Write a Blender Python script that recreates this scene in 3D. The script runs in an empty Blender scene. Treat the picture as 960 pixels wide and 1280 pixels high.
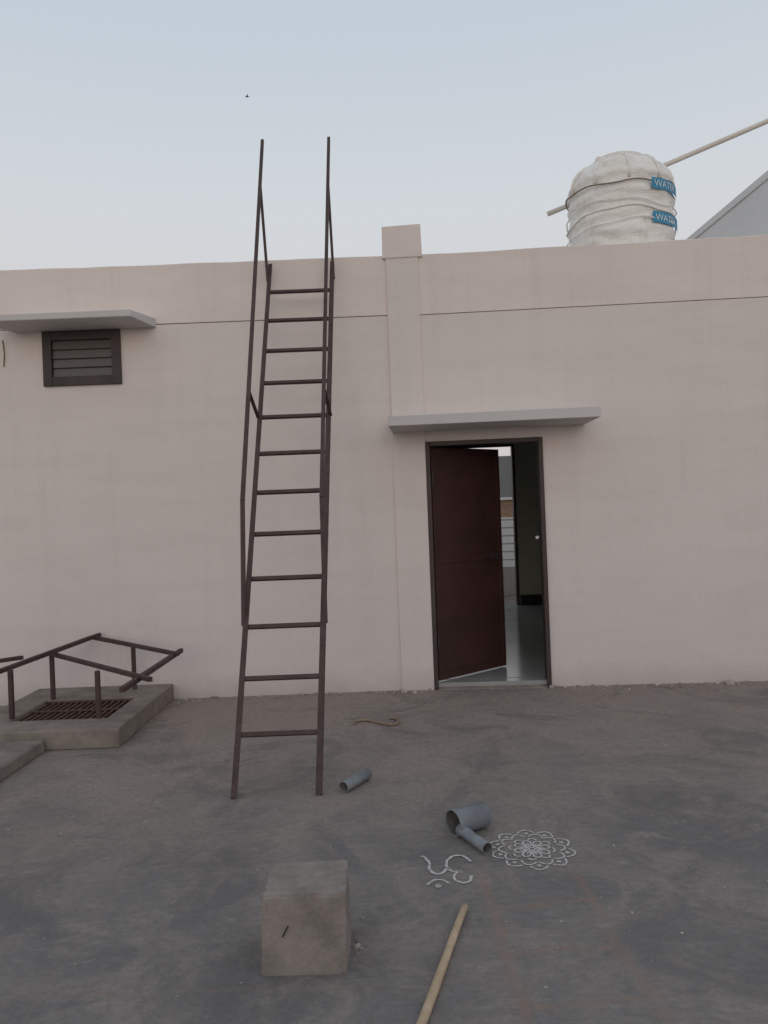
import bpy, bmesh, math, random
from mathutils import Vector, Matrix, noise
random.seed(7)
S = bpy.context.scene
S.view_settings.view_transform = 'Standard'
S.view_settings.look = 'None'
S.view_settings.exposure = 0

# ------------------------------------------------------------------ materials
def new_mat(name):
    m = bpy.data.materials.new(name); m.use_nodes = True
    nt = m.node_tree; b = nt.nodes['Principled BSDF']
    return m, nt, b
def N(nt, t, **kw):
    n = nt.nodes.new(t)
    for k, v in kw.items(): setattr(n, k, v)
    return n
def noise_n(nt, vec, scale, detail=6, rough=0.6, dist=0.0):
    n = N(nt, 'ShaderNodeTexNoise'); n.inputs['Scale'].default_value = scale
    n.inputs['Detail'].default_value = min(detail, 5); n.inputs['Roughness'].default_value = rough
    n.inputs['Distortion'].default_value = dist
    nt.links.new(vec, n.inputs['Vector']); return n.outputs['Fac']
def ramp(nt, fac, a, b, ca=(0,0,0,1), cb=(1,1,1,1)):
    r = N(nt, 'ShaderNodeValToRGB'); r.color_ramp.elements[0].position = a; r.color_ramp.elements[1].position = b
    r.color_ramp.elements[0].color = ca; r.color_ramp.elements[1].color = cb
    nt.links.new(fac, r.inputs['Fac']); return r.outputs['Color']
def mixc(nt, fac, a, b, mode='MIX'):
    m = N(nt, 'ShaderNodeMix', data_type='RGBA', blend_type=mode)
    for sock, v in ((0, fac), (6, a), (7, b)):
        if hasattr(v, 'links') or hasattr(v, 'is_linked'): nt.links.new(v, m.inputs[sock])
        else: m.inputs[sock].default_value = v if sock == 0 else (v if len(v) == 4 else (*v, 1))
    return m.outputs[2]
def math_n(nt, op, a, b=None, c=None, clamp=False):
    m = N(nt, 'ShaderNodeMath', operation=op); m.use_clamp = clamp
    for i, v in enumerate((a, b, c)):
        if v is None: continue
        if hasattr(v, 'is_linked'): nt.links.new(v, m.inputs[i])
        else: m.inputs[i].default_value = v
    return m.outputs[0]
def coords(nt):
    return N(nt, 'ShaderNodeTexCoord').outputs['Object']
def stretch(nt, vec, sc):
    m = N(nt, 'ShaderNodeMapping'); m.inputs['Scale'].default_value = sc
    nt.links.new(vec, m.inputs['Vector']); return m.outputs[0]
def bump(nt, b, h, strength, dist=0.01):
    n = N(nt, 'ShaderNodeBump'); n.inputs['Strength'].default_value = strength; n.inputs['Distance'].default_value = dist
    nt.links.new(h, n.inputs['Height']); nt.links.new(n.outputs[0], b.inputs['Normal'])

def simple(name, c1, c2, scale=8, rough=0.6, bs=0.3, bd=0.003, metal=0.0, lo=.35, hi=.65):
    m, nt, b = new_mat(name); v = coords(nt)
    f = noise_n(nt, v, scale, 5, .65)
    nt.links.new(ramp(nt, f, lo, hi, (*c1,1), (*c2,1)), b.inputs['Base Color'])
    b.inputs['Roughness'].default_value = rough; b.inputs['Metallic'].default_value = metal
    if bs: bump(nt, b, noise_n(nt, v, scale*6, 4, .7), bs, bd)
    return m

def plaster(name, base, dark, streak=.35, low_shade_dirt=True):
    m, nt, b = new_mat(name); v = coords(nt)
    big = noise_n(nt, v, .7, 4, .6)
    col = mixc(nt, ramp(nt, big, .3, .7), base, tuple(x*.94 for x in base))
    st = noise_n(nt, stretch(nt, v, (7, 7, .35)), 1.0, 5, .65)
    col = mixc(nt, math_n(nt, 'MULTIPLY', ramp(nt, st, .5, .85), streak*.55), col, dark)
    tr = noise_n(nt, stretch(nt, v, (.8, .8, 6)), 1.3, 5, .6)
    col = mixc(nt, math_n(nt, 'MULTIPLY', ramp(nt, tr, .45, .75), .15), col, dark)
    sp = noise_n(nt, v, 38, 3, .7)
    col = mixc(nt, math_n(nt, 'MULTIPLY', ramp(nt, sp, .66, .74), .28), col, dark)
    if low_shade_dirt:
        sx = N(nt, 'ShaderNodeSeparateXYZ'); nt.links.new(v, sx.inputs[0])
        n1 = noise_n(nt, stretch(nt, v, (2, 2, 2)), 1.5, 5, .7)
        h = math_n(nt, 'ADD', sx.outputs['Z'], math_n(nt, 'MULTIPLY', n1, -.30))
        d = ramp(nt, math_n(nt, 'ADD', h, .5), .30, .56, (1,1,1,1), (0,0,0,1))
        low_shade = ramp(nt, math_n(nt, 'MULTIPLY', sx.outputs['Z'], .3), .0, .9, (1,1,1,1), (0,0,0,1))
        col = mixc(nt, math_n(nt, 'MULTIPLY', low_shade, .30), col, (.50,.47,.485))  # lower wall's shade painted in: greyer towards the floor
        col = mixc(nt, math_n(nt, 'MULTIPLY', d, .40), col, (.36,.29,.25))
    nt.links.new(col, b.inputs['Base Color'])
    b.inputs['Roughness'].default_value = .92
    hgt = math_n(nt, 'ADD', math_n(nt, 'MULTIPLY', noise_n(nt, v, 3.5, 3, .5), 1.6), math_n(nt, 'MULTIPLY', noise_n(nt, v, 60, 4, .7), .35))
    bump(nt, b, hgt, .45, .014)
    return m

M_wall = plaster('whitewashed_plaster', (.755,.675,.635), (.47,.41,.375))
M_par = plaster('parapet_plaster', (.80,.705,.65), (.50,.43,.385), .5, False)
M_slab = plaster('canopy_plaster', (.62,.595,.58), (.36,.34,.33), .3, False)
M_int = plaster('interior_paint', (.64,.64,.54), (.45,.44,.38), .1, False)
M_metal = simple('brown_painted_steel', (.048,.026,.024), (.080,.045,.041), 14, .7, .3, .001)
M_rust = simple('rusty_steel', (.065,.033,.026), (.13,.070,.050), 18, .7, .5, .002)
M_door = simple('maroon_door_paint', (.038,.014,.012), (.056,.021,.018), 3, .6, .15, .002)
M_frame = simple('dark_door_frame', (.028,.018,.016), (.050,.033,.029), 6, .55, .2, .002)
M_conc = simple('cement_block', (.20,.172,.155), (.31,.268,.24), 7, .93, .8, .006)
M_curb = simple('cement_curb', (.165,.138,.122), (.28,.235,.20), 5, .93, .8, .006)
M_pvc = simple('grey_pvc', (.17,.185,.205), (.24,.255,.275), 9, .5, .15, .001)
M_pvcin = simple('grey_pvc_inside', (.08,.075,.075), (.15,.14,.13), 12, .7, .2, .001)
M_wood = simple('peeled_wood', (.42,.30,.19), (.58,.45,.31), 12, .7, .4, .002)
M_rope = simple('rope_fibre', (.20,.145,.10), (.31,.235,.17), 30, .9, .5, .002)
M_black = simple('skirting_shaft_black', (.012,.012,.013), (.02,.02,.02), 5, .3, .05, .001)
M_tile = simple('interior_floor_tile', (.30,.30,.29), (.36,.36,.35), 2, .16, .03, .001)
M_pipe = simple('cream_pipe', (.64,.59,.51), (.72,.67,.60), 1.5, .5, 0)
M_blue = simple('blue_label', (.02,.22,.38), (.04,.29,.48), 20, .5, .1, .001)
M_white = simple('label_lettering', (.6,.65,.68), (.75,.78,.8), 20, .5, .1, .001)
M_rubble = simple('rubble_chips', (.22,.185,.16), (.50,.45,.41), 4, .95, .6, .003)
M_grey = plaster('neighbour_plaster', (.78,.77,.76), (.55,.54,.54), .3, False)
M_dgrey = plaster('dark_neighbour_plaster', (.20,.20,.20), (.12,.12,.12), .3, False)
M_bird = simple('bird_feathers', (.02,.02,.02), (.04,.04,.04), 10, .8, .1)
M_earth = simple('earth', (.12,.10,.07), (.2,.17,.12), .2, .95, .3, .05)
M_rail = simple('pale_railing_paint', (.62,.62,.60), (.72,.72,.70), 6, .5, .1)

M_glass, nt, b = new_mat('louvre_glass')
b.inputs['Base Color'].default_value = (.10,.087,.082,1); b.inputs['Roughness'].default_value = .32
bump(nt, b, noise_n(nt, coords(nt), 60, 3), .1, .002)

M_brick, nt, b = new_mat('brickwork'); v = coords(nt)
br = N(nt, 'ShaderNodeTexBrick'); br.inputs['Scale'].default_value = 3
br.inputs['Color1'].default_value = (.36,.22,.13,1); br.inputs['Color2'].default_value = (.27,.16,.10,1); br.inputs['Mortar'].default_value = (.25,.22,.19,1)
mp = N(nt, 'ShaderNodeMapping'); mp.inputs['Rotation'].default_value = (math.radians(90), 0, 0)
nt.links.new(v, mp.inputs[0]); nt.links.new(mp.outputs[0], br.inputs['Vector']); nt.links.new(br.outputs[0], b.inputs['Base Color']); b.inputs['Roughness'].default_value = .9

M_tank, nt, b = new_mat('tank_plastic'); v = coords(nt)
c = mixc(nt, ramp(nt, noise_n(nt, v, 2.2, 5, .65, .6), .48, .82), (.88,.85,.80), (.70,.63,.54))
c = mixc(nt, math_n(nt, 'MULTIPLY', ramp(nt, noise_n(nt, stretch(nt, v, (9,9,1.2)), 1.0, 5, .7), .55, .82), .55), c, (.44,.35,.26))
nt.links.new(c, b.inputs['Base Color']); b.inputs['Roughness'].default_value = .5
bump(nt, b, noise_n(nt, stretch(nt, v, (3,3,9)), 1.6, 5, .6, 1.0), .6, .03)

def chalk():
    m, nt, b = new_mat('chalk_powder'); v = coords(nt)
    b.inputs['Base Color'].default_value = (.64,.61,.59,1); b.inputs['Roughness'].default_value = 1
    f = ramp(nt, noise_n(nt, v, 130, 3, .7), .32, .50)
    nt.links.new(math_n(nt, 'MULTIPLY', f, .90), b.inputs['Alpha']); return m
M_chalk = chalk()

# terrace floor
M_floor, nt, b = new_mat('terrace_cement'); v = coords(nt)
sx = N(nt, 'ShaderNodeSeparateXYZ'); nt.links.new(v, sx.inputs[0]); X, Y = sx.outputs['X'], sx.outputs['Y']
base = mixc(nt, ramp(nt, noise_n(nt, v, .9, 5, .65, .8), .38, .62), (.250,.220,.205), (.165,.152,.148))
base = mixc(nt, ramp(nt, noise_n(nt, v, 2.6, 5, .72, 1.4), .47, .62), base, (.262,.228,.208))
dn = noise_n(nt, v, 1.7, 5, .7, .5)
wy = math_n(nt, 'MULTIPLY_ADD', Y, .16, -.57)
wl = math_n(nt, 'MULTIPLY', math_n(nt, 'ADD', X, 0.4), -.035)
d = ramp(nt, math_n(nt, 'ADD', math_n(nt, 'ADD', dn, wy), wl), .42, .90)
base = mixc(nt, math_n(nt, 'MULTIPLY', d, .82), base, (.345,.275,.232))
fine = noise_n(nt, v, 28, 5, .75)
base = mixc(nt, math_n(nt, 'MULTIPLY', ramp(nt, fine, .42, .60), .34), base, (.135,.112,.102))
scr = noise_n(nt, stretch(nt, v, (1.2, 5, 1)), 2.4, 5, .75, 2.2)
base = mixc(nt, math_n(nt, 'MULTIPLY', ramp(nt, scr, .56, .66), .40), base, (.33,.30,.28))
dk = noise_n(nt, v, 1.25, 5, .7, 1.4)
base = mixc(nt, math_n(nt, 'MULTIPLY', ramp(nt, dk, .51, .62), .52), base, (.125,.114,.112))
wob = math_n(nt, 'MULTIPLY_ADD', noise_n(nt, v, 5, 4, .6), .09, -.045)
wob2 = math_n(nt, 'MULTIPLY_ADD', noise_n(nt, v, 60, 4, .7), .06, -.03)
wb = math_n(nt, 'ADD', wob, wob2)
def band(coord, other, c0, lo, hi, w, slope=0.0):
    cc = math_n(nt, 'ADD', coord, wb)
    if slope: cc = math_n(nt, 'ADD', cc, math_n(nt, 'MULTIPLY', other, -slope))
    dist = math_n(nt, 'ABSOLUTE', math_n(nt, 'SUBTRACT', cc, c0))
    mr = N(nt, 'ShaderNodeMapRange', interpolation_type='SMOOTHSTEP')
    mr.inputs['From Min'].default_value = w*.2; mr.inputs['From Max'].default_value = w
    mr.inputs['To Min'].default_value = 1; mr.inputs['To Max'].default_value = 0
    nt.links.new(dist, mr.inputs['Value'])
    a = math_n(nt, 'GREATER_THAN', other, lo); bb = math_n(nt, 'LESS_THAN', other, hi)
    return math_n(nt, 'MULTIPLY', mr.outputs[0], math_n(nt, 'MULTIPLY', a, bb))
masks = [band(X, Y, .43, 1.0, 3.18, .036, -.03), band(X, Y, .86, 1.0, 3.12, .032, -.045),
         band(Y, X, 2.87, .35, .74, .024, .05), band(Y, X, 2.56, .37, .75, .024, .07), band(Y, X, 2.29, .39, .76, .026, .04), band(Y, X, 2.02, .39, .76, .02)]
mk = masks[0]
for q in masks[1:]: mk = math_n(nt, 'MAXIMUM', mk, q)
mk = math_n(nt, 'MULTIPLY', mk, math_n(nt, 'MULTIPLY_ADD', ramp(nt, noise_n(nt, v, 9, 4, .7), .35, .62), .55, .16))
base = mixc(nt, mk, base, (.27,.185,.15))
j = math_n(nt, 'MAXIMUM', band(Y, X, 2.44, -1.6, .30, .008), math_n(nt, 'MAXIMUM', band(Y, X, 4.0, -3.5, 4, .006), band(X, Y, -1.15, 1.0, 4.0, .006)))
base = mixc(nt, math_n(nt, 'MULTIPLY', j, .45), base, (.26,.18,.145))
spk = ramp(nt, noise_n(nt, v, 34, 3, .5), .74, .78)
base = mixc(nt, math_n(nt, 'MULTIPLY', spk, .7), base, (.45,.43,.41))
nt.links.new(base, b.inputs['Base Color'])
nt.links.new(math_n(nt, 'MULTIPLY_ADD', dn, .35, .62), b.inputs['Roughness'])
bump(nt, b, math_n(nt, 'ADD', fine, math_n(nt, 'MULTIPLY', dn, 1.5)), .7, .014)

# ------------------------------------------------------------------ mesh builder
ROT = math.radians(-3.15)
PIV = Vector((0, 6.45, 0))
RIGHT = Matrix.Translation(PIV) @ Matrix.Rotation(ROT, 4, 'Z') @ Matrix.Translation(-PIV)
class MB:
    def __init__(s, xf=None): s.bm = bmesh.new(); s.xf = xf; s.mats = []
    def mi(s, m):
        if m not in s.mats: s.mats.append(m)
        return s.mats.index(m)
    def P(s, p):
        p = Vector(p); return s.xf @ p if s.xf else p
    def face(s, vs, m, smooth=False):
        f = s.bm.faces.new(vs); f.material_index = s.mi(m); f.smooth = smooth; return f
    def box(s, x0, x1, y0, y1, z0, z1, m):
        v = [s.bm.verts.new(s.P((x, y, z))) for x in (x0, x1) for y in (y0, y1) for z in (z0, z1)]
        for q in ((0,1,3,2),(4,6,7,5),(0,4,5,1),(2,3,7,6),(0,2,6,4),(1,5,7,3)): s.face([v[i] for i in q], m)
    def hexa(s, pts, m):
        v = [s.bm.verts.new(s.P(p)) for p in pts]
        for q in ((3,2,1,0),(4,5,6,7),(0,1,5,4),(1,2,6,5),(2,3,7,6),(3,0,4,7)): s.face([v[i] for i in q], m)
    def strip(s, x0, x1, y0, y1, z0, z1, m, step=.12, jz=.004, jy=.002):
        n = max(2, int((x1-x0)/step)); rows = []
        for i in range(n+1):
            x = x0+(x1-x0)*i/n
            a = jz*noise.noise(Vector((x*2.1, z1, 0)))*2 + jz*.6*(random.random()-.5)
            bq = jy*noise.noise(Vector((x*3.1, z1, 7)))*2
            rows.append([s.bm.verts.new(s.P(p)) for p in ((x,y0,z0),(x,y0+bq,z1+a-.006),(x,y0+.006+bq,z1+a),(x,y1,z1+a),(x,y1,z0))])
        for i in range(n):
            A, B = rows[i], rows[i+1]
            for k in range(5):
                l = (k+1) % 5; s.face([A[k], B[k], B[l], A[l]], m)
        s.face(rows[0], m); s.face(rows[-1][::-1], m)
    def bar(s, p0, p1, w, h, m, up=(0,0,1)):
        p0, p1 = s.P(p0), s.P(p1); d = (p1-p0).normalized(); up = Vector(up)
        a = d.cross(up)
        if a.length < 1e-3: a = d.cross(Vector((0,1,0)))
        a.normalize(); c = a.cross(d).normalized()
        r = [[s.bm.verts.new(p + a*sx*w/2 + c*sy*h/2) for sx, sy in ((-1,-1),(1,-1),(1,1),(-1,1))] for p in (p0, p1)]
        for k in range(4):
            l = (k+1) % 4; s.face([r[0][k], r[0][l], r[1][l], r[1][k]], m)
        s.face(r[0][::-1], m); s.face(r[1], m)
    def tube(s, pts, rad, m, n=12, cap=True, inner=None, mi=None):
        pts = [s.P(p) for p in pts]; rads = rad if isinstance(rad, (list, tuple)) else [rad]*len(pts)
        rings = []; ref = None
        for i, p in enumerate(pts):
            d = (pts[min(i+1, len(pts)-1)] - pts[max(i-1, 0)]).normalized()
            if ref is None:
                ref = d.cross(Vector((0,0,1)))
                if ref.length < .01: ref = Vector((1,0,0))
            a = (ref - d*ref.dot(d)).normalized(); ref = a; c = d.cross(a)
            rings.append([(p, a, c, rads[i])])
        def mk(f):
            return [[s.bm.verts.new(p + (a*math.cos(t*2*math.pi/n)+c*math.sin(t*2*math.pi/n))*r*f) for t in range(n)] for ((p,a,c,r),) in rings]
        R = mk(1.0)
        for i in range(len(R)-1):
            for t in range(n):
                u = (t+1) % n; s.face([R[i][t], R[i][u], R[i+1][u], R[i+1][t]], m, True)
        if inner:
            Q = mk(inner)
            for i in range(len(Q)-1):
                for t in range(n):
                    u = (t+1) % n; s.face([Q[i][u], Q[i][t], Q[i+1][t], Q[i+1][u]], mi or m, True)
            for e in (0, -1):
                for t in range(n):
                    u = (t+1) % n; s.face([R[e][t], R[e][u], Q[e][u], Q[e][t]], m)
        elif cap:
            s.face(R[0][::-1], m); s.face(R[-1], m)
    def ribbon(s, pts, w, z, m, closed=False):
        n = len(pts); L = []
        for i, p in enumerate(pts):
            if closed: q0, q1 = pts[(i-1) % n], pts[(i+1) % n]
            else: q0, q1 = pts[max(i-1,0)], pts[min(i+1,n-1)]
            d = Vector((q1[0]-q0[0], q1[1]-q0[1], 0)).normalized(); a = Vector((-d.y, d.x, 0))
            ww = w*(.75+.5*random.random())/2
            jx, jy = random.gauss(0, .0008), random.gauss(0, .0008)
            L.append((s.bm.verts.new(Vector((p[0]+jx,p[1]+jy,z))+a*ww), s.bm.verts.new(Vector((p[0]+jx,p[1]+jy,z))-a*ww)))
        for i in range(n if closed else n-1):
            k = (i+1) % n; s.face([L[i][0], L[i][1], L[k][1], L[k][0]], m)
    def done(s, name, parent=None, bev=0, recalc=True):
        if recalc: bmesh.ops.recalc_face_normals(s.bm, faces=s.bm.faces)
        me = bpy.data.meshes.new(name); s.bm.to_mesh(me); s.bm.free()
        for m in s.mats: me.materials.append(m)
        o = bpy.data.objects.new(name, me); S.collection.objects.link(o)
        if parent: o.parent = parent
        if bev:
            bv = o.modifiers.new('bevel', 'BEVEL'); bv.width = bev; bv.segments = 2; bv.limit_method = 'ANGLE'
        return o
def empty(name):
    o = bpy.data.objects.new(name, None); S.collection.objects.link(o); return o
def smooth_path(ctrl, n=8):
    out = []; P = [Vector((*p, 0)) if len(p) == 2 else Vector(p) for p in ctrl]
    for i in range(len(P)-1):
        p0, p1, p2, p3 = P[max(i-1,0)], P[i], P[i+1], P[min(i+2, len(P)-1)]
        for k in range(n):
            t = k/n
            out.append(.5*((2*p1)+(p2-p0)*t+(2*p0-5*p1+4*p2-p3)*t*t+(3*p1-p0-3*p2+p3)*t**3))
    out.append(P[-1]); return out

# ------------------------------------------------------------------ ground + terrace
g = MB(); g.box(-400, 400, -400, 400, -3.9, -3.6, M_earth); g.done('ground')
t = MB(); t.box(-7, 5.3, -5.5, 6.5, -.25, 0, M_floor); t.done('terrace_floor')
p = MB()
p.strip(-7, 5.3, -5.65, -5.5, -.25, 1.0, M_par); p.done('terrace_parapet')

# ------------------------------------------------------------------ house
house = empty('rooftop_house')
WL = -7.0
w = MB()
x0, x1, z0, z1 = -2.804, -2.152, 2.658, 3.115
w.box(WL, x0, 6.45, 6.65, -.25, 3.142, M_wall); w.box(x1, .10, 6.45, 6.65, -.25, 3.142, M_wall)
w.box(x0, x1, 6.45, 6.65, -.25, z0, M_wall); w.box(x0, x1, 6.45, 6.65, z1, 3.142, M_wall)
w.box(WL, .10, 6.456, 6.645, 3.142, 3.150, M_curb)
w.done('front_wall_left', house)
w = MB(RIGHT)
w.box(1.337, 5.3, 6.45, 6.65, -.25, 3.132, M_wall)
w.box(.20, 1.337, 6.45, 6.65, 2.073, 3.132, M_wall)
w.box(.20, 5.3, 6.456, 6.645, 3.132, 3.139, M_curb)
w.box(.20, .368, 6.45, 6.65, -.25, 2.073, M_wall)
w.done('front_wall_right', house)
w = MB(); w.strip(WL, .10, 6.449, 6.60, 3.150, 3.648, M_par, jy=.003); w.done('parapet_left', house)
w = MB(RIGHT); w.strip(.30, 5.3, 6.449, 6.60, 3.139, 3.640, M_par, jy=.003); w.done('parapet_right', house)
w = MB(RIGHT)
w.box(.094, .3665, 6.434, 6.64, -.2, 3.62, M_wall)
w.done('column', house, .006)
w = MB(RIGHT)
w.hexa([(.068,6.425,3.615),(.400,6.425,3.615),(.402,6.70,3.615),(.068,6.70,3.615),
        (.072,6.43,3.885),(.395,6.43,3.893),(.397,6.70,3.89),(.072,6.70,3.885)], M_par)
w.done('column_cap', house, .008)
w = MB(RIGHT)
w.hexa([(.082,5.99,2.166),(1.72,5.99,2.166),(1.69,6.45,2.160),(.094,6.45,2.160),
        (.080,5.985,2.245),(1.725,5.985,2.250),(1.69,6.45,2.262),(.094,6.45,2.262)], M_slab)
w.done('door_canopy', house, .006)
w = MB()
w.hexa([(-3.20,6.09,3.128),(-1.945,6.09,3.128),(-1.85,6.45,3.118),(-3.03,6.45,3.118),
        (-3.20,6.085,3.178),(-1.955,6.085,3.183),(-1.85,6.45,3.20),(-3.03,6.45,3.20)], M_slab)
w.done('window_canopy', house, .006)
win = MB(); fw = .075
win.box(x0, x0+fw, 6.425, 6.53, z0, z1, M_frame); win.box(x1-fw, x1, 6.425, 6.53, z0, z1, M_frame)
win.box(x0+fw, x1-fw, 6.427, 6.53, z0, z0+fw, M_frame); win.box(x0+fw, x1-fw, 6.427, 6.53, z1-fw, z1, M_frame)
ih = (z1-z0-2*fw)/4
for i in range(4):
    zc = z0+fw+ih*(i+.5)
    win.hexa([(x0+fw,6.446,zc-ih*.50),(x1-fw,6.446,zc-ih*.50),(x1-fw,6.452,zc-ih*.50),(x0+fw,6.452,zc-ih*.50),
              (x0+fw,6.458,zc+ih*.54),(x1-fw,6.458,zc+ih*.54),(x1-fw,6.464,zc+ih*.54),(x0+fw,6.464,zc+ih*.54)], M_glass)
    win.box(x0+fw, x1-fw, 6.440, 6.4455, zc-ih*.515, zc-ih*.455, M_rust)
win.done('louvre_window', house, .002)
w = MB(); w.box(WL, .3, 6.55, 11.5, 3.02, 3.13, M_slab); w.box(WL, WL+.2, 6.65, 11.5, -.25, 3.02, M_slab)
w.box(WL, -.4, 11.3, 11.5, -.25, 3.02, M_slab); w.box(WL, -.4, 6.65, 11.3, -.25, .03, M_slab); w.done('left_room_shell', house)
w = MB(RIGHT)
w.box(.1, 5.3, 6.60, 11.66, 3.01, 3.125, M_slab)
w.done('roof_slab', house)
w = MB(RIGHT)
w.box(-.6, -.45, 6.62, 11.46, -.2, 3.01, M_int)
w.box(2.75, 2.9, 6.65, 11.46, -.2, 3.01, M_int)
w.box(5.1, 5.3, 6.65, 11.66, -.2, 3.01, M_slab)
w.box(-.6, .35, 11.46, 11.66, -.2, 3.01, M_int)
w.box(1.68, 5.3, 11.46, 11.66, -.2, 3.01, M_int)
w.box(.35, 1.68, 11.46, 11.66, 2.72, 3.01, M_int)
w.box(-.45, .2, 6.652, 6.70, 0, 3.01, M_int)
w.done('interior_walls', house)
w = MB(RIGHT)
w.box(1.69, 2.75, 11.435, 11.458, .052, .20, M_black); w.box(2.725, 2.748, 6.70, 11.43, .052, .20, M_black)
w.done('skirting', house)
w = MB(RIGHT); w.box(-.6, 2.9, 6.47, 11.66, -.2, .05, M_tile); w.box(-.6,2.9,11.66,13.2,-.2,.03,M_curb); w.done('interior_floor', house)
w = MB(RIGHT)
w.box(.35, .41, 11.44, 11.6, .05, 2.70, M_frame); w.box(1.645, 1.68, 11.44, 11.6, .05, 2.70, M_frame)
w.box(.41, 1.645, 11.44, 11.6, 2.66, 2.72, M_frame); w.box(.41, 1.645, 11.46, 11.55, 2.40, 2.44, M_frame)
for i in range(14): w.box(.47+i*.088, .49+i*.088, 11.49, 11.51, 2.44, 2.66, M_frame)
w.done('back_door_frame', house)
w = MB(RIGHT)
w.box(-.6, 2.9, 13.05, 13.2, .03, .50, M_slab)
for i in range(6): w.tube([(-.6, 13.12, .62+i*.135), (2.9, 13.12, .62+i*.135)], .017, M_rail)
for i in range(6): w.box(-.5+i*.65, -.46+i*.65, 13.10, 13.14, .50, 1.32, M_rail)
w.done('back_balcony_railing', house)
w = MB(RIGHT)
w.box(.3685, .402, 6.43, 6.56, .0, 2.072, M_frame); w.box(1.300, 1.3365, 6.43, 6.56, .0, 2.072, M_frame)
w.box(.402, 1.300, 6.432, 6.56, 2.035, 2.072, M_frame)
w.hexa([(.402,6.42,-.01),(1.300,6.42,-.01),(1.300,6.60,-.01),(.402,6.60,-.01),(.402,6.425,.004),(1.300,6.425,.004),(1.300,6.60,.053),(.402,6.60,.053)], M_curb)
w.done('entrance_door_frame', house, .003)
hinge = Vector((.404, 6.50, 0)); A = math.radians(43)
LEAF = RIGHT @ Matrix.Translation(hinge) @ Matrix.Rotation(A, 4, 'Z')
w = MB(LEAF); LW = .850
w.box(0, LW, 0, .030, .062, 2.030, M_door)
for (c_, d_) in ((.062,.12),(1.97,2.03),(1.04,1.09)):
    w.box(.001, LW-.001, -.010, -.0005, c_, d_, M_door)
w.box(.001, .045, -.012, -.0005, .121, 1.969, M_door); w.box(LW-.045, LW-.001, -.012, -.0005, .121, 1.969, M_door)
w.bar((.60,-.022,1.066), (.83,-.022,1.066), .014, .014, M_frame)
w.box(.68, .78, -.03, -.011, 1.03, 1.10, M_frame)
w.tube([(.005,-.012,.3),(.005,-.012,.42)], .010, M_frame); w.tube([(.005,-.012,1.7),(.005,-.012,1.82)], .010, M_frame)
w.done('entrance_door_leaf', house, .002)
w = MB(RIGHT); w.tube([(1.285,6.50,1.24),(1.265,6.46,1.24)], [.010,.014], M_slab); w.done('door_bolt', house)

w = MB(); w.tube(smooth_path([(-3.14,6.443,3.06),(-3.13,6.443,2.95),(-3.138,6.443,2.84)]), .005, M_rope, 6); w.done('wall_wire', house)

# ------------------------------------------------------------------ ladder
lad = MB()
fL, fR = Vector((-.872,4.11,0)), Vector((-.392,4.11,0)); tL, tR = Vector((-.878,6.395,3.585)), Vector((-.336,6.395,3.585))
n = Vector((0,-.844,.536))
def sl(a, b, t): return a+(b-a)*t
upv = (0,-.844,.536)
for a, b_ in ((fL,tL),(fR,tR)):
    sgn = 1 if a is fL else -1
    lad.bar(a, b_, .006, .036, M_metal, upv)
    off = Vector((sgn*.015,0,0)) + n*.0165
    lad.bar(a+off, b_+off, .032, .006, M_metal, upv)
for i in range(12):
    tt = .080+i*.0767
    l, r = sl(fL,tL,tt), sl(fR,tR,tt)
    lad.bar(l+Vector((.004,0,0)), r-Vector((.004,0,0)), .026, .022, M_metal, upv)
def rail(f, tp, side, topx, kneex):
    base = sl(f, tp, .235); knee = sl(f, tp, .403)+n*.30; knee.x = kneex
    top = Vector((topx, 6.81, 4.83))
    lad.bar(base, knee, .026, .026, M_metal, upv)
    lad.bar(knee, top, .026, .026, M_metal, upv)
    linkr = sl(knee, top, .235); lad.bar(sl(f, tp, .616), linkr, .022, .022, M_metal, upv)
    lad.bar(sl(f, tp, .955), sl(knee, top, .84), .022, .022, M_metal, upv)
rail(fL, tL, -1, -.95, -.876); rail(fR, tR, 1, -.362, -.384)
lad.done('steel_ladder', None, .0015)

# ------------------------------------------------------------------ curb with grate
curb = empty('shaft_curb')
w = MB()
w.box(-2.95, -1.82, 5.11, 5.40, 0, .132, M_curb); w.box(-2.95, -1.82, 6.02, 6.448, 0, .131, M_curb)
w.box(-2.95, -2.69, 5.40, 6.02, 0, .1315, M_curb); w.box(-2.0, -1.82, 5.40, 6.02, 0, .1315, M_curb)
w.done('curb_walls', curb, .010)
w = MB(); w.box(-2.69, -2.0, 5.40, 6.02, .002, .012, M_black); w.done('shaft_dark_sheet', curb)  # flat black sheet standing in for the darkness down the shaft
w = MB()
for i in range(15):
    x = -2.67+i*.0465; w.bar((x, 5.40, .10), (x+.0, 6.02, .10), .016, .02, M_rust)
w.bar((-2.69,5.42,.115),(-2.0,5.42,.115),.03,.008,M_rust); w.bar((-2.69,6.0,.115),(-2.0,6.0,.115),.03,.008,M_rust); w.bar((-2.69,5.71,.115),(-2.0,5.71,.115),.02,.006,M_rust)
w.done('iron_grate', curb)
w = MB(); w.hexa([(-3.4,2.4,0),(-2.33,2.4,0),(-2.30,5.10,0),(-3.4,5.10,0),(-3.4,2.4,.078),(-2.34,2.4,.078),(-2.31,5.10,.078),(-3.4,5.10,.078)], M_curb)
w.done('low_cement_step', None, .012)
w = MB(); s_ = .030
for (x, y, zt, zb) in ((-2.70,5.47,.478,.131),(-2.65,6.035,.482,.13),(-2.05,5.385,.466,.132),(-2.09,6.28,.480,.13)):
    w.bar((x,y,zb),(x,y,zt), s_, s_, M_metal)
w.bar((-2.80,5.35,.466),(-2.394,6.38,.575), s_, s_, M_metal)
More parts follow.
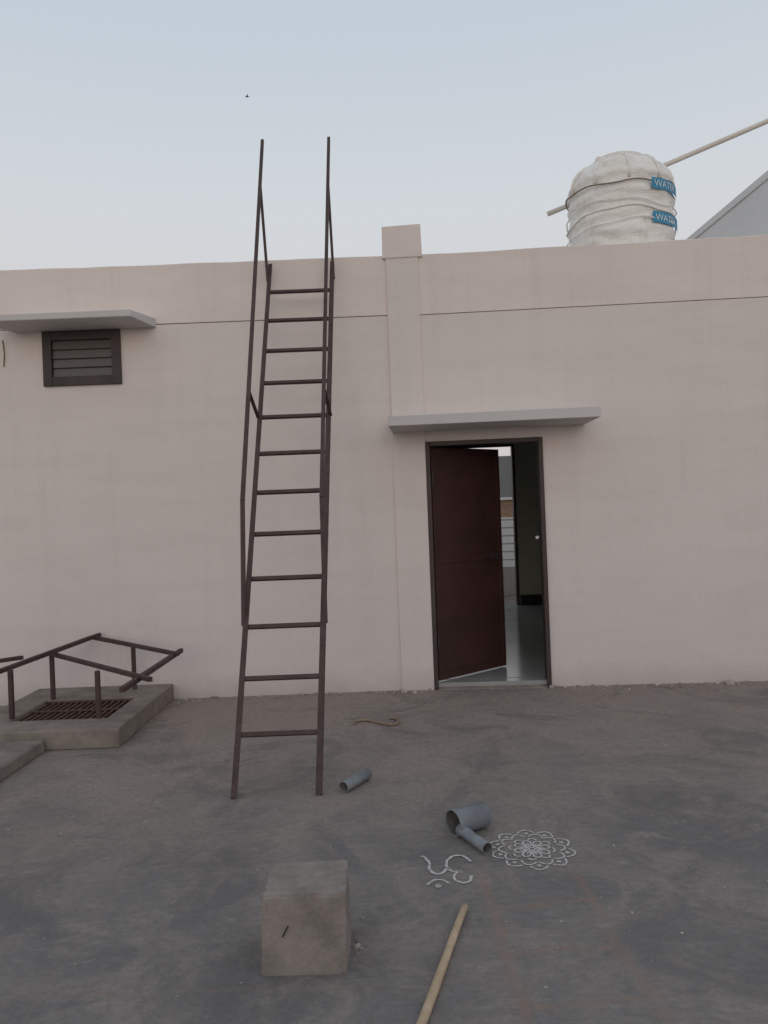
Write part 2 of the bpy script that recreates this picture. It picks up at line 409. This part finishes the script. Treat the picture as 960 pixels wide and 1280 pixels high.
w.bar((-2.86,5.35,.455),(-2.47,6.36,.560), .020, .020, M_metal)
w.bar((-2.43,6.35,.555),(-1.62,5.90,.470), s_, s_, M_metal)
w.bar((-1.70,4.86,.440),(-1.655,6.12,.462), s_*1.1, s_*1.1, M_metal)
w.bar((-2.66,6.035,.49),(-1.58,5.07,.455), s_, s_, M_metal)
w.bar((-3.1,5.75,.478),(-2.86,6.0,.474), s_, s_, M_metal)
w.done('steel_stand_frame', None, .0015)

# ------------------------------------------------------------------ cement block
w = MB()
w.hexa([(-.462,2.512,0),(-.178,2.505,0),(-.172,2.775,0),(-.452,2.785,0),
        (-.450,2.522,.262),(-.172,2.514,.264),(-.176,2.752,.262),(-.438,2.742,.260)], M_conc)
bmesh.ops.subdivide_edges(w.bm, edges=w.bm.edges, cuts=14, use_grid_fill=True)
for v_ in w.bm.verts:
    k = .0045*noise.noise(v_.co*16)+.0025*noise.noise(v_.co*55)
    c_ = v_.co-Vector((-.315,2.64,.13)); 
    if v_.co.z > .002: v_.co += c_.normalized()*k
    ex = sum(1 for q in (abs(abs(c_.x)-.14)<.008, abs(abs(c_.y)-.125)<.012, abs(c_.z-.13)<.006) if q)
    if ex >= 2: v_.co -= c_.normalized()*(.004+.010*max(0,noise.noise(v_.co*30)))
w.bar((-.385,2.512,.125),(-.365,2.513,.16),.006,.004,M_frame)
w.done('cement_block')

# ------------------------------------------------------------------ pipe offcuts
w = MB()
w.tube([(-.275,4.13,.031),(-.15,4.33,.031)], .030, M_pvc, 24, inner=.90, mi=M_pvcin); w.done('pvc_pipe_piece')
w = MB()
w.tube([(.262,3.535,.058),(.270,3.54,.058),(.415,3.63,.057)], [.060,.058,.057], M_pvc, 32, inner=.94, mi=M_pvcin); w.done('pvc_pipe_piece.001')
w = MB()
w.tube([(.300,3.53,.030),(.312,3.50,.030),(.345,3.43,.026),(.392,3.33,.026)], [.031,.026,.0245,.026], M_pvc, 24, inner=.88, mi=M_pvcin); w.done('pvc_pipe_piece.002')

# ------------------------------------------------------------------ stick and rope
w = MB()
pp = [Vector((.245-.0298*i*1.0, 2.874-.1*i, .0145+.002*math.sin(i))) for i in range(16)]
pp = [p_+Vector((.003*noise.noise(p_*4),0,0)) for p_ in pp]
w.tube(pp, [.0125+.0035*(i/15)+.0008*random.random() for i in range(16)], M_wood, 14); w.done('wooden_stick')
w = MB()
w.tube(smooth_path([(-.275,5.44,.010),(-.25,5.52,.010),(-.18,5.52,.012),(-.09,5.44,.012),(-.01,5.38,.011),(.04,5.42,.014),(.035,5.52,.012),(-.02,5.56,.010)]), .009, M_rope, 8); w.done('rope_scrap')

# ------------------------------------------------------------------ rangoli
w = MB(); cx, cy = .590, 3.362
def C(r, a): return (cx+r*math.cos(a), cy+r*1.06*math.sin(a))
def loop(r0, r1, a, wd, n_=18):
    out = []
    for i in range(n_):
        q = 2*math.pi*i/n_; rr = (r0+r1)/2-(r1-r0)/2*math.cos(q); aa = a+wd*math.sin(q); out.append(C(rr, aa))
    return out
z = .004
w.ribbon([C(.013, 2*math.pi*i/16) for i in range(16)], .008, z, M_chalk, True)
for i in range(8):
    a = i*math.pi/4+.2
    w.ribbon(loop(.020, .080, a, .30), .0080, z+.0002*(i%2), M_chalk, True)
    w.ribbon([C(.03,a),C(.055,a)], .007, z, M_chalk)
    w.ribbon([C(.088+.012*math.sin(math.pi*k/8), a+.39+(.22*(k/4-1))) for k in range(9)], .007, z, M_chalk)
for i in range(10):
    a = i*math.pi/5+random.gauss(0,.03)
    w.ribbon([C(.120+.026*math.sin(math.pi*k/10), a+(.27*(k/5-1))) for k in range(11)], .0080, z, M_chalk)
    w.ribbon([C(.156+.028*math.sin(math.pi*k/10), a+.314+(.25*(k/5-1))) for k in range(11)], .0080, z+.0003, M_chalk)
    w.ribbon([C(.150+.006*math.cos(k*.8), a+.314+.04*math.sin(k*.8)) for k in range(8)], .007, z, M_chalk, True)
w.done('rangoli_drawing', recalc=False)
# Om, drawn to be read from the doorway (so upside down from this side)
w = MB()
def om(pts, wd=.012):
    w.ribbon([(p_.x, p_.y) for p_ in smooth_path([(.209-a*.108, 3.200-b_*.150) for a, b_ in pts], 7)], wd, .0042, M_chalk)
om([(-.85,.42),(-.72,.72),(-.45,.80),(-.20,.62),(-.22,.32),(-.52,.14)])
om([(-.52,.14),(-.15,.12),(.02,-.15),(-.05,-.55),(-.35,-.82),(-.70,-.78),(-.95,-.42)])
om([(.00,-.10),(.22,.20),(.52,.22),(.70,-.05),(.68,-.40),(.85,-.80),(.98,-.86)])
om([(.02,.82),(.28,.60),(.60,.60),(.86,.84)], .011)
om([(.40,.93),(.46,.98),(.52,.93),(.46,.88),(.40,.93)], .014)
w.done('om_symbol_drawing', recalc=False)

# ------------------------------------------------------------------ rubble
w = MB()
def chip(x, y, s__, zb=0):
    b2 = bmesh.ops.create_icosphere(w.bm, subdivisions=1, radius=s__)
    sc = (1+.5*random.random(), .7+.6*random.random(), .45+.3*random.random()); r_ = random.random()*6
    off = Vector((random.random()*50,)*3)
    for v_ in b2['verts']:
        c0 = v_.co*(1+.5*noise.noise(v_.co/s__*1.3+off)); c0 = Vector((c0.x*sc[0], c0.y*sc[1], c0.z*sc[2]))
        c0.rotate(Matrix.Rotation(r_, 3, 'Z')); v_.co = c0+Vector((x, y, zb+s__*.3))
w.mi(M_rubble)
for i in range(320):
    x = random.uniform(-1.8, 3.6); wallY = 6.45 if x < .1 else 6.45-.055*x
    if .36 < x < 1.34 and random.random() < .6: continue
    chip(x, wallY-.012-abs(random.gauss(0,.06)), random.choice((.004,.005,.007,.010,.016)))
for i in range(260): chip(random.uniform(-2.2,3.0), random.uniform(2.0,6.2), random.choice((.002,.003,.003,.004,.006)))
for i in range(9): chip(-.145+random.gauss(0,.012), 2.66+random.gauss(0,.035), random.choice((.003,.004,.006)))
for x, y, s__ in ((1.33,6.33,.03),(1.42,6.31,.022),(2.75,6.24,.035),(2.9,6.25,.02),(1.5,6.28,.012),(-1.7,6.38,.02),(-.15,2.66,.012)): chip(x, y, s__)
for i in range(14): chip(-.31+random.gauss(0,.07), 2.63+random.gauss(0,.05), .003, .262)
w.done('rubble_debris')

# ------------------------------------------------------------------ water tank
tank = empty('water_tank')
TC = Vector((2.545, 7.92, 0)); ZB = 3.72; R0 = .515
prof = [(0,.0),(.44,.0),(.50,.02),(.515,.07)]
H = 1.02
for i in range(1, 40):
    z_ = .07+(H-.07)*i/40
    prof.append((.505+.012*math.sin(z_*2*math.pi/.19)+.008*math.sin(z_*3.1), z_))
prof += [(.500,H),(.482,H+.055),(.44,H+.115),(.375,H+.170),(.30,H+.205),(.262,H+.215),(.258,H+.225),(.262,H+.262),(.24,H+.275),(.10,H+.285),(.0,H+.288)]
w = MB(); segs = 96; rings = []
def wrinkle(a, z_, r):
    if r < .27: return 0
    p_ = Vector((math.cos(a)*1.6, math.sin(a)*1.6, z_*6))
    f = .022*noise.noise(p_+Vector((0,0,3*noise.noise(p_*.7))))+.012*noise.noise(p_*2.7)
    f += .014*abs(noise.noise(Vector((a*3, z_*9+2*math.sin(a*2), 4))))
    return f
for r, z_ in prof:
    if r == 0: rings.append([w.bm.verts.new(TC+Vector((0,0,ZB+z_)))]); continue
    row = []
    for k in range(segs):
        a = 2*math.pi*k/segs; rr = r+wrinkle(a, z_, r)
        row.append(w.bm.verts.new(TC+Vector((rr*math.cos(a), rr*math.sin(a), ZB+z_))))
    rings.append(row)
for i in range(len(rings)-1):
    A_, B_ = rings[i], rings[i+1]
    for k in range(segs):
        l = (k+1) % segs
        if len(A_) == 1: w.face([A_[0], B_[k], B_[l]], M_tank, True)
        elif len(B_) == 1: w.face([A_[k], A_[l], B_[0]], M_tank, True)
        else: w.face([A_[k], A_[l], B_[l], B_[k]], M_tank, True)
w.done('tank_body', tank)
w = MB()
w.tube([TC+Vector((.04,-.05,ZB+H+.28)), TC+Vector((.10,-.05,ZB+H+.325)), TC+Vector((.17,-.05,ZB+H+.28))], .012, M_tank, 8)
w.box(TC.x-.24, TC.x-.17, TC.y-.1, TC.y-.03, ZB+H+.25, ZB+H+.29, M_tank)
w.done('tank_lid_handle', tank)
w = MB()
for z_, amp, rad in ((.90,.025,.008),(.70,.04,.007),(.62,.03,.007),(.50,.02,.007)):
    pts = []
    for k in range(73):
        a = 2*math.pi*k/72; zz = z_+amp*math.sin(a*2+z_*9)+.01*math.sin(a*7)
        r = .532+wrinkle(a, zz, .5)*.8; pts.append(TC+Vector((r*math.cos(a), r*math.sin(a), ZB+zz)))
    w.tube(pts, rad, M_tank if rad < .0075 else M_rope, 8, cap=False)
w.done('tank_ropes', tank)
w = MB()
for k in range(10):
    a = 2*math.pi*k/10+.2
    w.tube([TC+Vector((r*math.cos(a), r*math.sin(a), ZB+z_)) for r, z_ in ((.525,H-.10),(.515,H),(.495,H+.055),(.45,H+.12),(.38,H+.178),(.30,H+.212),(.26,H+.225))], .014, M_tank, 8)
w.done('tank_ribs', tank)
def label(a0, a1, z0_, z1_):
    w = MB(); nn = 14; rows = []
    for k in range(nn+1):
        a = a0+(a1-a0)*k/nn
        rows.append([w.bm.verts.new(TC+Vector((.546*math.cos(a), .546*math.sin(a), ZB+q))) for q in (z0_, z1_)])
    for k in range(nn): w.face([rows[k][0], rows[k+1][0], rows[k+1][1], rows[k][1]], M_blue, True)
    o = w.done('blue_label', tank)
    cu = bpy.data.curves.new('lettering', 'FONT'); cu.body = 'WATER'; cu.size = .095; cu.align_x = 'LEFT'; cu.resolution_u = 3
    to = bpy.data.objects.new('lettering_src', cu); S.collection.objects.link(to)
    bpy.context.view_layer.update()
    me = bpy.data.meshes.new_from_object(to.evaluated_get(bpy.context.evaluated_depsgraph_get()))
    bpy.data.objects.remove(to)
    for v_ in me.vertices:
        a = a0+.05+v_.co.x/.546; v_.co = TC+Vector((.549*math.cos(a), .549*math.sin(a), ZB+z0_+.02+v_.co.y))
    me.materials.clear(); me.materials.append(M_white)
    lo = bpy.data.objects.new('label_lettering', me); S.collection.objects.link(lo); lo.parent = tank
a_r = math.radians(-74)
label(a_r, a_r+1.0, .80, .905); label(a_r, a_r+1.0, .47, .58)
w = MB(); w.box(TC.x-.58, TC.x+.58, TC.y-.58, TC.y+.58, 3.12, 3.72, M_curb); w.done('tank_plinth', tank, .01)

pipe = empty('water_pipe')
w = MB(); w.tube([(1.95,8.56,4.745),(3.3,8.53,5.24),(5.35,8.50,6.02),(5.75,8.5,6.16)], .027, M_pipe, 14); w.done('pipe_run', pipe)
w = MB(); w.tube([(2.98,8.54,5.10),(3.06,8.53,5.155)], .038, M_pipe, 14)
w.tube([(3.02,8.53,5.12),(3.02,8.40,5.10)], .02, M_pipe, 10)
w.tube([(3.0+.075*math.cos(t_*.42), 8.36+.02*math.sin(t_*.2), 5.02+.085*math.sin(t_*.42)) for t_ in range(17)], .006, M_rope, 6)
w.tube(smooth_path([(3.02,8.33,4.96),(3.08,8.30,4.80),(3.085,8.30,4.5),(3.08,8.3,4.1)]), .007, M_rope, 6)
w.done('pipe_fitting', pipe)

# ------------------------------------------------------------------ neighbouring buildings
w = MB(); w.hexa([(5.75,8.3,-3.6),(14,8.3,-3.6),(14,19,-3.6),(5.45,19,-3.6),(5.75,8.3,6.13),(14,8.3,6.13),(14,19,6.13),(5.45,19,6.13)], M_grey); 
w.hexa([(5.73,8.28,6.05),(5.90,8.28,6.05),(5.60,19,6.05),(5.43,19,6.05),(5.73,8.28,6.16),(5.90,8.28,6.16),(5.60,19,6.16),(5.43,19,6.16)], M_grey)
w.done('neighbour_building')
w = MB(); w.box(.5, 9, 23, 29, -3.6, 1.20, M_slab); w.box(.5, 9, 23.01, 29, 1.20, 1.72, M_brick); w.box(.4, 9.1, 22.9, 29.1, 1.72, 1.80, M_slab); w.box(.6,9,23.2,29,1.80,3.05,M_dgrey)
w.box(2.6,3.0,23.0,23.3,1.8,3.05,M_slab)
w.done('brick_building')
w = MB(); bp = Vector((-4.72,30,17.9))
def tri(a, b_, c_): w.face([w.bm.verts.new(bp+Vector(q)) for q in (a, b_, c_)], M_bird)
w.tube([bp+Vector((-.07,0,0)), bp, bp+Vector((.07,0,-.01))], [.01,.03,.006], M_bird, 8)
tri((-.04,0,.01),(.03,0,.01),(.05,-.09,.07)); tri((-.04,0,.01),(.03,0,.01),(.04,.10,.06)); tri((.05,0,0),(.1,-.03,0),(.1,.03,0))
w.done('bird', recalc=False)

# ------------------------------------------------------------------ light
EL = 6.0
wd = bpy.data.worlds.new('World'); S.world = wd; wd.use_nodes = True
nt = wd.node_tree; bg = nt.nodes['Background']
sky = nt.nodes.new('ShaderNodeTexSky'); sky.sky_type = 'NISHITA'; sky.sun_disc = False
sky.sun_elevation = math.radians(EL); sky.sun_rotation = math.radians(180)
sky.air_density = 1.0; sky.dust_density = 3.0; sky.ozone_density = 2.0
hs = nt.nodes.new('ShaderNodeHueSaturation'); hs.inputs['Saturation'].default_value = .5
nt.links.new(sky.outputs[0], hs.inputs['Color'])
# high thin haze scattering the last daylight, thicker toward the horizon
tc = nt.nodes.new('ShaderNodeTexCoord'); sp = nt.nodes.new('ShaderNodeSeparateXYZ'); nt.links.new(tc.outputs['Generated'], sp.inputs[0])
rp = nt.nodes.new('ShaderNodeValToRGB'); nt.links.new(sp.outputs['Z'], rp.inputs['Fac'])
E = rp.color_ramp.elements
E[0].position = 0.0; E[0].color = (.68,.60,.585,1)
E[1].position = 1.0; E[1].color = (.46,.53,.60,1)
for pos, col in ((.22,(.71,.675,.68,1)),(.36,(.69,.72,.75,1)),(.55,(.585,.66,.74,1))):
    e_ = E.new(pos); e_.color = col
sc = nt.nodes.new('ShaderNodeVectorMath'); sc.operation = 'SCALE'; sc.inputs['Scale'].default_value = 1/.15
nt.links.new(rp.outputs[0], sc.inputs[0])
mx = nt.nodes.new('ShaderNodeMix'); mx.data_type = 'RGBA'; mx.inputs[0].default_value = .88
nt.links.new(hs.outputs[0], mx.inputs[6]); nt.links.new(sc.outputs[0], mx.inputs[7])
nt.links.new(mx.outputs[2], bg.inputs[0])
bg.inputs[1].default_value = .15
sd = bpy.data.lights.new('sun', 'SUN'); sd.energy = .33; sd.angle = math.radians(30); sd.color = (1,.84,.73)
so = bpy.data.objects.new('sun', sd); S.collection.objects.link(so)
e = math.radians(EL+6)
so.rotation_euler = Vector((0, math.cos(e), -math.sin(e))).to_track_quat('-Z', 'Y').to_euler(); so.location = (0,-10,8)

# ------------------------------------------------------------------ camera
cd = bpy.data.cameras.new('camera'); cam = bpy.data.objects.new('camera', cd); S.collection.objects.link(cam); S.camera = cam
cd.sensor_fit = 'VERTICAL'; cd.sensor_height = 36; cd.lens = 36*961/1280; cd.clip_end = 2000; cd.clip_start = .05
a = math.radians(2.2); c_, s_ = math.cos(a), math.sin(a)
cam.matrix_world = Matrix(((c_, s_, 0, 0), (0, 0, -1, 0), (-s_, c_, 0, 1.5), (0,0,0,1)))
